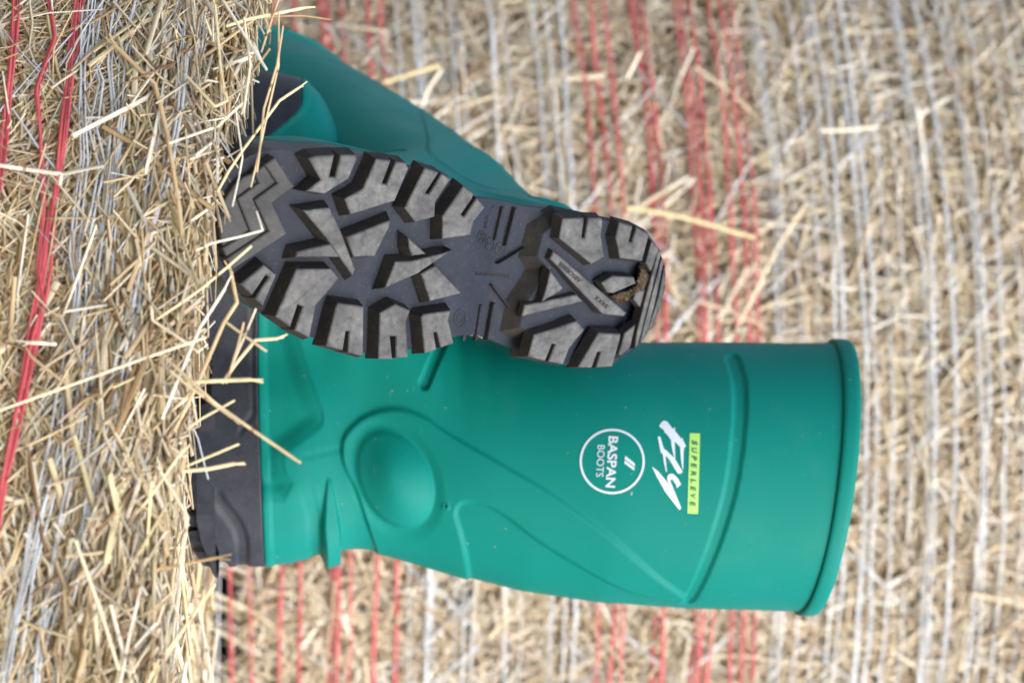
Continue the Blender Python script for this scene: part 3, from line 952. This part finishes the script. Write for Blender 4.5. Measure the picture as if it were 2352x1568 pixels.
def build_outsole(root, mirror):
    RW = 26
    x40, _ = slice_xy(TH, 0.035, 0.0)
    zt = zb_side(x40); zb = base_z(x40)
    kk = np.linspace(0, 1, RW)[:, None]
    Z = zb[None, :] + (zt - zb)[None, :] * kk
    x, y = slice_xy(np.broadcast_to(TH, Z.shape), Z, 0.0006)
    G = np.stack([x, y, Z], -1)
    n = grid_normals(G)
    mid = G[RW // 2]
    if (n[RW // 2, :, 0] * (mid[:, 0] - mid[:, 0].mean())).mean() < 0: n = -n
    P = np.stack([G[..., 0].ravel(), G[..., 2].ravel()], 1)
    d = np.zeros(len(P))
    d -= 0.0014 * smooth(0.0040, 0.0022, line_d(P, SIDEG1)) 
    d -= 0.0010 * smooth(0.0016, 0.0006, line_d(P, SIDEG2))
    d += 0.0009 * smooth(0.013, 0.009, P[:, 1]) * smooth(0.06, 0.04, P[:, 0])
    d = d.reshape(RW, NA)
    G = G + n * d[..., None]
    top_in = G[-1].copy(); cx = top_in.mean(0); 
    inn = top_in.copy(); inn[:, :2] = inn[:, :2] + (cx[:2] - inn[:, :2]) * 0.06
    G = np.concatenate([G, inn[None]], 0)
    R = G.shape[0]
    V = [G.reshape(-1, 3)]
    F = [ring_faces(R, NA, not mirror)]
    # tread floor
    M = 10
    half = NA // 2
    lo = G[0, :half + 1]; hi = G[0, (-np.arange(half + 1)) % NA]
    f = np.linspace(0, 1, M)[None, :, None]
    FL = lo[:, None, :] * (1 - f) + hi[:, None, :] * f
    FL[..., 2] = base_z(FL[..., 0])
    o = R * NA
    V.append(FL.reshape(-1, 3))
    a = np.arange(half)[:, None] * M + np.arange(M - 1)[None, :]
    FQ = np.stack([a, a + 1, a + M + 1, a + M], -1).reshape(-1, 4) + o
    if mirror: FQ = FQ[:, ::-1]
    F.append(FQ)
    V = np.concatenate(V); F = np.concatenate(F)
    if mirror: V = V * np.array([1, -1, 1])
    me = quads_mesh("outsole", V, F)
    os_ = link("outsole", me, [M_SIDE, M_SOLE], root, smoothed=True)
    mi = np.zeros(len(me.polygons), np.int32); mi[-len(FQ):] = 1
    me.polygons.foreach_set("material_index", mi)
    def lug(name, pts, depth, zbot, draft, mats, **kw):
        me = build_lug(pts, depth, zbot, draft, mirror, **kw)
        return link(name, me, mats, os_)
    fl = lambda x: float(base_z(x)) + 0.0008
    WL = M_SIDE if mirror else M_WALL
    for p in LUGS_A: lug("tread_lug", ZA(p, 0.0), 0.0, fl, 0.0022, [WL, M_TOP])
    for p in MID_A: lug("tread_lug", ZA(p, 0.0006), 0.0006, fl, 0.0026, [WL, M_TOP])
    for p, dp in CHEV: lug("toe_plate", ZA(p, dp), dp, fl, 0.0004, [WL, M_TOE])
    hb = lug("heel_block", ZB(HEELP, 0.0062), 0.0062, lambda x: 0.0168, [0.0055, 0.0075, 0.0080, 0.0085, 0.0085, 0.0080, 0.0070, 0.0035] + [0.0006] * (len(HEELP) - 8), [WL, M_SOLE])
    hf = lambda x: float(spring(x)) + 0.0068
    for p in LUGS_B: lug("heel_lug", ZB(p, 0.0), 0.0, hf, 0.0020, [WL, M_TOP])
    for p, dp in LOW_B: lug("heel_lug", ZB(p, dp), dp, hf, 0.0010, [WL, M_TOP])
    for a, b in RIBS_B:
        w = 7
        lug("shank_rib", ZB([(a[0] - w, a[1]), (a[0] + w, a[1]), (b[0] + w, b[1]), (b[0] - w, b[1])], 0.0105), 0.0118, fl, 0.0006, [M_WALL, M_SOLE])
    return os_

SIDEG1 = curve(prof([(500, 1140), (520, 1170), (545, 1205), (556, 1240), (556, 1290), (552, 1310)], -0.03), 4)
SIDEG2 = curve(prof([(577, 640), (578, 870), (580, 945), (568, 965), (550, 992)]), 3)

def sag(G, k):
    """the soft shaft flops to one side"""
    G = G.copy()
    G[..., 1] += k * np.clip(G[..., 2] - 0.14, 0, None) ** 2 / 0.23
    return G

def build_boot(mat_world, mirror, label, flop=0.0):
    root = empty("rubber_boot", mat_world)
    put(root, label, "rubber boot", "pair of rubber boots")
    up = finish("upper", sag(UPG, flop), mirror, M_GREEN, root, "upper")
    # rolled rim round the top of the shaft with the inside of the shaft
    rows = []
    for z, g in ((ZT - .0100, -.0012), (ZT - .0100, .0012), (ZT - .0092, .0019), (ZT - .0075, .0022), (ZT - .0035, .0022), (ZT - .0012, .0019), (ZT - .0002, .0014), (ZT, .0), (ZT - .0006, -.0012),
                 (ZT - .003, -.0022), (ZT - .03, -.0024), (ZT - .08, -.0024), (ZT - .16, -.0024)):
        x, y = slice_xy(TH, min(z, 0.399), g)
        rows.append(np.stack([x, y, np.full(NA, z)], -1))
    G = sag(slant(np.array(rows)), flop)
    rim = finish("rim", G, mirror, M_GREEN, root, "rim")
    sole = build_outsole(root, mirror)
    return root, up, sole

boot_st, up_st, sole_st = build_boot(M_ST, True, "green rubber boot standing upright with a printed round emblem on its shaft")
boot_le, up_le, sole_le = build_boot(M_LE, False, "green rubber boot tipped forward, showing its black lugged sole to the camera", 0.085)
print("SOLE_L", SOLE_L, "outline x", OX0, OX1, "hw", hw0.max(), "nrm", nrm)

# ------------------------------------------------------------------ prints on the standing boot
bpy.context.view_layer.update()
def bvh_of(o):
    me = o.data
    V = [o.matrix_world @ v.co for v in me.vertices]
    return BVHTree.FromPolygons(V, [tuple(p.vertices) for p in me.polygons])
BV = bvh_of(up_st)
def project(u, v, lift):
    d = Vector(ray(u, v))
    loc, n, i, t = BV.ray_cast(Vector(CAM), d)
    if loc is None: return None
    if n.dot(d) > 0: n = -n
    return loc + n * lift

def flat_poly_mesh(polys):
    """closed outlines in picture units -> triangles, cut into short bands so they follow the curved shaft"""
    bm = bmesh.new()
    for p in polys:
        vs = [bm.verts.new((x, y, 0)) for x, y in p]
        for t in tessellate_polygon([[Vector((x, y, 0)) for x, y in p]]):
            try: bm.faces.new([vs[i] for i in t])
            except ValueError: pass
    for y in range(300, 1320, 30):
        bmesh.ops.bisect_plane(bm, geom=bm.verts[:] + bm.edges[:] + bm.faces[:], plane_co=(0, y, 0), plane_no=(0, 1, 0))
    return bm

def text_bm(s, bold=0.0, shear=0.0, spacing=1.0):
    cu = bpy.data.curves.new("t", 'FONT')
    cu.body = s; cu.size = 1.0; cu.offset = bold; cu.shear = shear; cu.space_character = spacing
    cu.resolution_u = 4
    o = bpy.data.objects.new("t", cu); COL.objects.link(o)
    dg = bpy.context.evaluated_depsgraph_get()
    me = bpy.data.meshes.new_from_object(o.evaluated_get(dg))
    bm = bmesh.new(); bm.from_mesh(me)
    bpy.data.objects.remove(o); bpy.data.curves.remove(cu); bpy.data.meshes.remove(me)
    xs = [v.co.x for v in bm.verts]; ys = [v.co.y for v in bm.verts]
    x0, x1, y0, y1 = min(xs), max(xs), min(ys), max(ys)
    for v in bm.verts:
        v.co.x = (v.co.x - x0) / (x1 - x0); v.co.y = (v.co.y - y0) / (y1 - y0)
    return bm

def place(bm, fn, name, mat, parent, cut=0):
    """put a flat drawing on a surface"""
    if cut:
        bmesh.ops.subdivide_edges(bm, edges=[e for e in bm.edges if e.calc_length() > cut], cuts=6, use_grid_fill=True)
    inv = parent.matrix_world.inverted()
    bad = []
    for v in bm.verts:
        p = fn(v.co.x, v.co.y)
        if p is None: bad.append(v)
        else: v.co = inv @ Vector(p)
    bmesh.ops.delete(bm, geom=bad, context='VERTS')
    me = bpy.data.meshes.new(name); bm.to_mesh(me); bm.free()
    return link(name, me, mat, parent)

def Z5(x, y): return 1263.3 + x * .2197, 890.0 + y * .2197
# round emblem
bm = bmesh.new()
rv = []
for k in range(96):
    a = 2 * math.pi * k / 96
    rv.append((bm.verts.new((650 + 340 * math.cos(a), 770 + 340 * math.sin(a), 0)), bm.verts.new((650 + 317 * math.cos(a), 770 + 317 * math.sin(a), 0))))
for k in range(96):
    a, b = rv[k], rv[(k + 1) % 96]
    bm.faces.new((a[0], b[0], b[1], a[1]))
on5 = lambda lift: (lambda x, y: project(*Z5(x, y), lift))
place(bm, on5(.0003), "emblem_ring", M_WHITE, up_st)
def line_text(s, p0, p1, height, bold, shear=0.0, spacing=1.0, name="lettering", mat=M_WHITE, lift=.0003):
    bm = text_bm(s, bold, shear, spacing)
    (ax, ay), (bx, by) = p0, p1
    L = math.hypot(bx - ax, by - ay)
    tx, ty = (bx - ax) / L, (by - ay) / L
    # letters' up is picture-right here
    ux, uy = ty, -tx
    return place(bm, lambda x, y: project(*Z5(ax + tx * x * L + ux * y * height, ay + ty * x * L + uy * y * height), lift), name, mat, up_st)
line_text("BASPAN", (612, 505), (578, 1038), 103, 0.022, spacing=1.0)
line_text("BOOTS", (498, 598), (480, 928), 77, 0.0)
line_text("TM", (842, 1082), (838, 1120), 22, 0.0, name="trademark")
bm = flat_poly_mesh([[(785, 710), (886, 790), (886, 828), (781, 745)], [(780, 757), (884, 838), (880, 866), (777, 790)]])
place(bm, on5(.0003), "emblem_slashes", M_WHITE, up_st)
# brush lettering
BR = [[(1190, 345), (1225, 355), (1255, 395), (1282, 430), (1308, 413), (1306, 452), (1378, 540), (1376, 508), (1392, 552), (1421, 610), (1400, 632), (1395, 700), (1392, 855), (1385, 855), (1370, 760), (1358, 618), (1303, 562),
       (1308, 740), (1299, 740), (1272, 622), (1262, 545), (1225, 492), (1196, 466), (1188, 440), (1152, 415), (1141, 400), (1165, 362)],
      [(1125, 515), (1140, 508), (1155, 520), (1188, 636), (1215, 655), (1300, 735), (1388, 880), (1360, 900), (1335, 895), (1300, 840), (1240, 740), (1205, 710), (1222, 878), (1213, 880), (1188, 770), (1180, 700), (1155, 670), (1140, 590)],
      [(1225, 925), (1250, 896), (1290, 900), (1340, 950), (1370, 1010), (1325, 1048), (1318, 1015), (1278, 955), (1255, 968), (1300, 1080), (1371, 1255), (1355, 1278), (1300, 1212), (1200, 1080), (1110, 920), (1065, 822), (1130, 872), (1225, 985), (1243, 1022), (1226, 960)]]
place(flat_poly_mesh(BR), on5(.0003), "brush_lettering", M_WHITE, up_st)
# lime strip
bm = bmesh.new()
ns = 30
g = [[bm.verts.new((1460 + (1437 - 1460) * k / ns + (108 + 2 * k / ns) * j / 3, 475 + (1312 - 475) * k / ns + 3 * j / 3, 0)) for j in range(4)] for k in range(ns + 1)]
for k in range(ns):
    for j in range(3):
        bm.faces.new((g[k][j], g[k + 1][j], g[k + 1][j + 1], g[k][j + 1]))
strip = place(bm, on5(.00025), "lime_strip", M_LIME, up_st)
tx0, ty0, tx1, ty1 = 1484, 545, 1464, 1246
word = "SUPERLEVE"
for i, ch in enumerate(word):
    f0 = i / 8.0
    cy = 545 + 33 + f0 * (1246 - 545 - 66); cxx = 1484 + (1464 - 1484) * f0
    h = 27
    bmx = text_bm(ch, 0.024, 0.18)
    wdt = 52 if ch not in "L" else 46
    place(bmx, (lambda cxx, cy, wdt: (lambda x, y: project(*Z5(cxx + y * 56, cy + (x - .5) * wdt), .0006)))(cxx, cy, wdt), "strip_letter", M_TEALP, up_st)

# ------------------------------------------------------------------ lettering moulded into the sole
def sole_text(s, conv, p0, p1, height, depth, flipdir=1, bold=0.0, name="moulded_lettering", floor=True):
    """text along p0->p1 in zoom pixels; 'up' of the letters to the left of the run unless flipped"""
    bm = text_bm(s, bold + 0.012)
    (ax, ay), (bx, by) = p0, p1
    L = math.hypot(bx - ax, by - ay); tx, ty = (bx - ax) / L, (by - ay) / L
    ux, uy = (ty * flipdir, -tx * flipdir)
    def fn(x, y):
        h = depth
        lx, ly = conv([(ax + tx * x * L + ux * y * height, ay + ty * x * L + uy * y * height)], h)[0]
        z = (float(base_z(lx)) if floor else float(spring(lx)) + depth) - 0.0003
        p = M_LE @ Vector((lx, ly, z))
        return p
    return place(bm, fn, name, M_MARK, sole_le)
sole_text("MADE IN BRAZIL", ZA, (992, 1400), (992, 1080), 26, 0.0085)
sole_text("BRA", ZB, (478, 420), (490, 315), 34, 0.0125)
sole_text("USA", ZB, (560, 475), (582, 365), 32, 0.0130)
sole_text("EUR", ZB, (655, 515), (665, 412), 32, 0.0135)
sole_text("38", ZB, (450, 512), (455, 450), 38, 0.0120)
sole_text("7", ZB, (523, 555), (526, 525), 34, 0.0125)
sole_text("40", ZB, (618, 615), (620, 560), 34, 0.0130)
sole_text("innovastore", ZB, (690, 790), (388, 755), 40, 0.0115)
sole_text("SHOCK", ZB, (1440, 1025), (1345, 940), 36, 0.0022, floor=False)
sole_text("ABSORBER", ZB, (1228, 822), (1060, 675), 36, 0.0022, floor=False)
def sole_ring(conv, c, rx, ry, depth, n=40, th=3.2):
    bm = bmesh.new(); vv = []
    for k in range(n):
        a = 2 * math.pi * k / n
        vv.append([bm.verts.new((c[0] + (rx + s) * math.cos(a) + 0.25 * (ry + s) * math.sin(a) * 0, c[1] + (ry + s) * math.sin(a), 0)) for s in (-th, th)])
    for k in range(n):
        a, b = vv[k], vv[(k + 1) % n]
        bm.faces.new((a[0], b[0], b[1], a[1]))
    def fn(x, y):
        lx, ly = conv([(x, y)], depth)[0]
        return M_LE @ Vector((lx, ly, float(base_z(lx)) - 0.0003))
    place(bm, fn, "moulded_ring", M_MARK, sole_le)
sole_ring(ZB, (433, 482), 40, 50, 0.012)
sole_ring(ZB, (512, 543), 40, 50, 0.0125)
sole_ring(ZB, (600, 585), 40, 48, 0.013)
sole_ring(ZB, (260, 1115), 50, 66, 0.0105, th=2.0)
sole_ring(ZB, (260, 1115), 26, 34, 0.0105, th=1.6)

# ------------------------------------------------------------------ dry mud caught in the heel tread
def clod(name, pts, conv, depth, thick, label, seed):
    r = np.random.default_rng(seed)
    p = np.array(conv(pts, depth))
    c = p.mean(0)
    V = []; F = []
    n = len(p)
    rows = ((1.0, 0.0), (0.95, 0.45), (0.75, 0.85), (0.45, 1.0), (0.0, 1.0))
    for k, (s, t) in enumerate(rows):
        for q in p:
            xy = c + (q - c) * s
            V.append((xy[0] + r.normal(0, .0004), xy[1] + r.normal(0, .0004), depth + float(spring(xy[0])) - t * thick + r.normal(0, .0006) * (k > 0)))
    for k in range(len(rows) - 1):
        for j in range(n):
            F.append((k * n + j, k * n + (j + 1) % n, (k + 1) * n + (j + 1) % n, (k + 1) * n + j))
    W_ = [M_LE @ Vector(v) for v in V]
    o0 = W_[0]
    me = quads_mesh(name, [tuple(v - o0) for v in W_], F)
    bm = bmesh.new(); bm.from_mesh(me)
    bmesh.ops.remove_doubles(bm, verts=bm.verts, dist=1e-5)
    bmesh.ops.subdivide_edges(bm, edges=bm.edges, cuts=2, use_grid_fill=True)
    for v in bm.verts:
        v.co += Vector(r.normal(0, .00035, 3))
    bmesh.ops.recalc_face_normals(bm, faces=bm.faces)
    bm.to_mesh(me); bm.free()
    o = link(name, me, M_MUD)
    o.location = o0
    put(o, label, "mud")
clod("mud_clod", [(1432, 935), (1490, 930), (1640, 895), (1672, 820), (1665, 715), (1695, 700), (1748, 775), (1738, 870), (1600, 930), (1530, 1000), (1505, 985)], ZB, 0.0068, 0.0036,
     "brown clod of dry mud wedged in the heel tread of the tipped boot", 5)
for nm, pts, conv, lb, sdv in (
    ("mud_crumb", [(1122, 1325), (1150, 1326), (1150, 1400), (1128, 1415), (1118, 1370)], ZA, "small straw-coloured crumb in a lug slot at the middle of the outer sole edge", 6),
    ("mud_crumb", [(775, 205), (800, 205), (790, 270), (770, 325), (742, 326), (755, 280)], ZA, "brown crumb of mud in the slot of the lug nearest the toe, inner edge", 7),
    ("mud_crumb", [(1600, 520), (1630, 495), (1640, 510), (1580, 575), (1565, 570)], ZA, "pale crumb of mud in the slot of the last forefoot lug before the arch", 8)):
    clod(nm, pts, conv, 0.0085, 0.0058, lb, sdv)

# ------------------------------------------------------------------ loose stalks sticking up over the rim, seen one by one
RIM = [  # (width px, depth offset, colour index, picture points)
    (9, -.012, 4, [(500, -30), (512, 0), (562, 82), (613, 161)]),
    (8, .000, 5, [(687, 201), (642, 231), (557, 346), (524, 395), (500, 440)]),
    (10, -.004, 5, [(700, 18), (626, 33), (576, 43), (520, 60)]),
    (6, .002, 3, [(760, 45), (700, 36), (640, 37), (570, 44)]),
    (5, -.014, 4, [(540, 245), (557, 362), (548, 410), (534, 474)]),
    (7, -.016, 1, [(389, 329), (501, 290), (557, 237)]),
    (13, -.010, 2, [(264, 105), (356, 194), (385, 310), (409, 461), (418, 540)]),
    (9, -.012, 5, [(494, 10), (507, 165), (522, 231), (494, 245), (425, 171)]),
    (6, -.016, 4, [(589, 485), (603, 529), (545, 545), (488, 558), (450, 575)]),
    (7, -.012, 5, [(578, 565), (520, 615), (468, 659), (410, 700), (359, 734)]),
    (9, -.010, 4, [(517, 662), (458, 754), (412, 863), (372, 962)]),
    (11, -.006, 2, [(530, 622), (544, 695), (514, 741), (451, 886), (400, 990)]),
    (7, -.012, 0, [(613, 807), (560, 770), (517, 738)]),
    (9, -.008, 0, [(639, 777), (586, 781), (540, 837), (510, 880)]),
    (6, -.008, 1, [(588, 708), (550, 800), (530, 845)]),
    (11, -.014, 5, [(577, 871), (478, 875), (430, 878)]),
    (9, -.016, 0, [(395, 835), (425, 863), (494, 926), (590, 994), (691, 1063)]),
    (6, -.012, 5, [(539, 919), (461, 962), (430, 985)]),
    (8, -.014, 0, [(534, 959), (425, 880), (390, 850)]),
    (6, -.012, 5, [(549, 1019), (513, 1034), (426, 1071)]),
    (10, -.012, 0, [(539, 1064), (480, 1076), (419, 1082)]),
    (8, -.012, 3, [(498, 1279), (420, 1296), (358, 1306)]),
    (7, -.010, 5, [(494, 1340), (409, 1460), (380, 1500)]),
    (9, -.016, 1, [(368, 1081), (431, 1187), (420, 1260), (413, 1330)]),
    (10, -.020, 1, [(177, 1252), (230, 1400), (273, 1538)]),
    (8, -.020, 4, [(317, 1375), (300, 1443), (276, 1568), (265, 1620)]),
    (7, -.020, 1, [(474, 774), (330, 823), (185, 876), (0, 942)]),
    (8, -.012, 0, [(419, 1034), (341, 1146), (314, 1177)]),
    (7, -.004, 4, [(453, 1375), (488, 1568)]),
    (6, -.004, 2, [(640, 0), (626, 40), (600, 120)]),
    (6, -.006, 0, [(640, 30), (640, 150), (610, 280), (590, 370), (576, 430)]),
    (7, -.008, 2, [(590, 395), (598, 330), (606, 250), (636, 150), (650, 60)]),
    (8, -.010, 1, [(560, 250), (575, 150), (560, 40)]),
    (12, -.016, 4, [(0, 380), (140, 400), (137, 425)]),
    (11, -.018, 4, [(70, 786), (130, 790)]),
    (8, -.018, 2, [(72, 820), (110, 850), (150, 880)]),
    (7, -.012, 2, [(520, 880), (545, 800), (560, 740)]),
    (8, -.014, 1, [(433, 790), (350, 735), (340, 650)]),
]
RIMX = []
rr = np.random.default_rng(21)
for wpx, dy, ci, pp in RIM:
    pts = []
    for u, v in pp:
        X = at_y(u, v, -0.25)[0]
        Y = lower_front(float(np.clip(X, -0.33, 0.33))) + dy
        pts.append(at_y(u, v, Y))
    pts = np.array(pts)
    # resample a little so bends stay crisp
    K = 12
    d = np.concatenate([[0], np.cumsum(np.linalg.norm(np.diff(pts, axis=0), axis=1))])
    s = np.linspace(0, d[-1], K)
    node = None
    if d[-1] > 0.03 and rr.uniform() < 0.6:
        node = d[-1] * rr.uniform(0.25, 0.75)
        s = np.concatenate([s, [node - .0016, node - .0005, node + .0005, node + .0016]])
    s = np.unique(np.concatenate([s, d]))
    Q = np.stack([np.interp(s, d, pts[:, i]) for i in range(3)], 1)
    Q[:, 1] += gsm(rr.normal(0, 1, len(s)), 1.5) * 0.0008
    tnt = PAL[ci] * rr.uniform(0.9, 1.12)
    V, F, tn, st = stalks_arrays(Q[None], np.array([[0, -1.0, 0.2]]), np.array([wpx * 0.000165]), np.array([0.6]), np.clip(tnt, 0, .92)[None], 8)
    if node is not None:
        kk = np.repeat(np.abs(s - node) < .0007, 8)
        tn = np.where(kk[:, None], tn * np.array([0.42, 0.33, 0.28]), tn)
    parts = [(V, F, tn, st)]
    for e in range(2 if wpx > 7 else 0):          # torn ends
        dirv = (Q[0] - Q[1]) / np.linalg.norm(Q[0] - Q[1])
        a = Q[0] - dirv * 0.002; L_ = rr.uniform(0.002, 0.006)
        sp = rr.normal(0, 0.25, 3); sp[1] *= 0.5
        pp2 = np.stack([a, a + dirv * 0.002 + sp * 0.0006, a + dirv * 0.002 + (dirv + sp) * L_])
        o4 = stalks_arrays(pp2[None], np.array([[0, -1.0, 0.2]]), np.array([wpx * 0.000085]), np.array([0.3]), np.clip(tnt * 1.05, 0, .92)[None], 8)
        parts.append((o4[0], o4[1] + sum(len(q[0]) for q in parts), o4[2], o4[3]))
    me = stalk_mesh("straw_stalk", *[np.concatenate([q[i] for q in parts]) for i in range(4)])
    child(link("straw_stalk", me), bale_lo)
# stray stalks standing off the upper bale
for wpx, Y, ci, pp in ((14, .41, 5, [(1440, 476), (1540, 492), (1640, 518), (1730, 545)]), (11, .42, 7, [(1600, 690), (1680, 715), (1760, 752)]), (12, .425, 4, [(1015, 160), (985, 200), (968, 245)]),
                       (13, .42, 5, [(880, 190), (960, 165), (1010, 150)]), (12, .42, 4, [(1885, 300), (1950, 298), (2020, 290)]), (10, .42, 1, [(1700, 740), (1790, 560), (1850, 470)]), (12, .42, 4, [(1470, 120), (1440, 180)])):
    pts = np.array([at_y(u, v, Y) for u, v in pp])
    d = np.concatenate([[0], np.cumsum(np.linalg.norm(np.diff(pts, axis=0), axis=1))])
    s = np.linspace(0, d[-1], 10)
    Q = np.stack([np.interp(s, d, pts[:, i]) for i in range(3)], 1)
    V, F, tn, st = stalks_arrays(Q[None], np.array([[0, -1.0, 0.2]]), np.array([wpx * 0.00024]), np.array([0.6]), PAL[ci][None], 8)
    child(link("straw_stalk", stalk_mesh("straw_stalk", V, F, tn, st)), bale_hi)
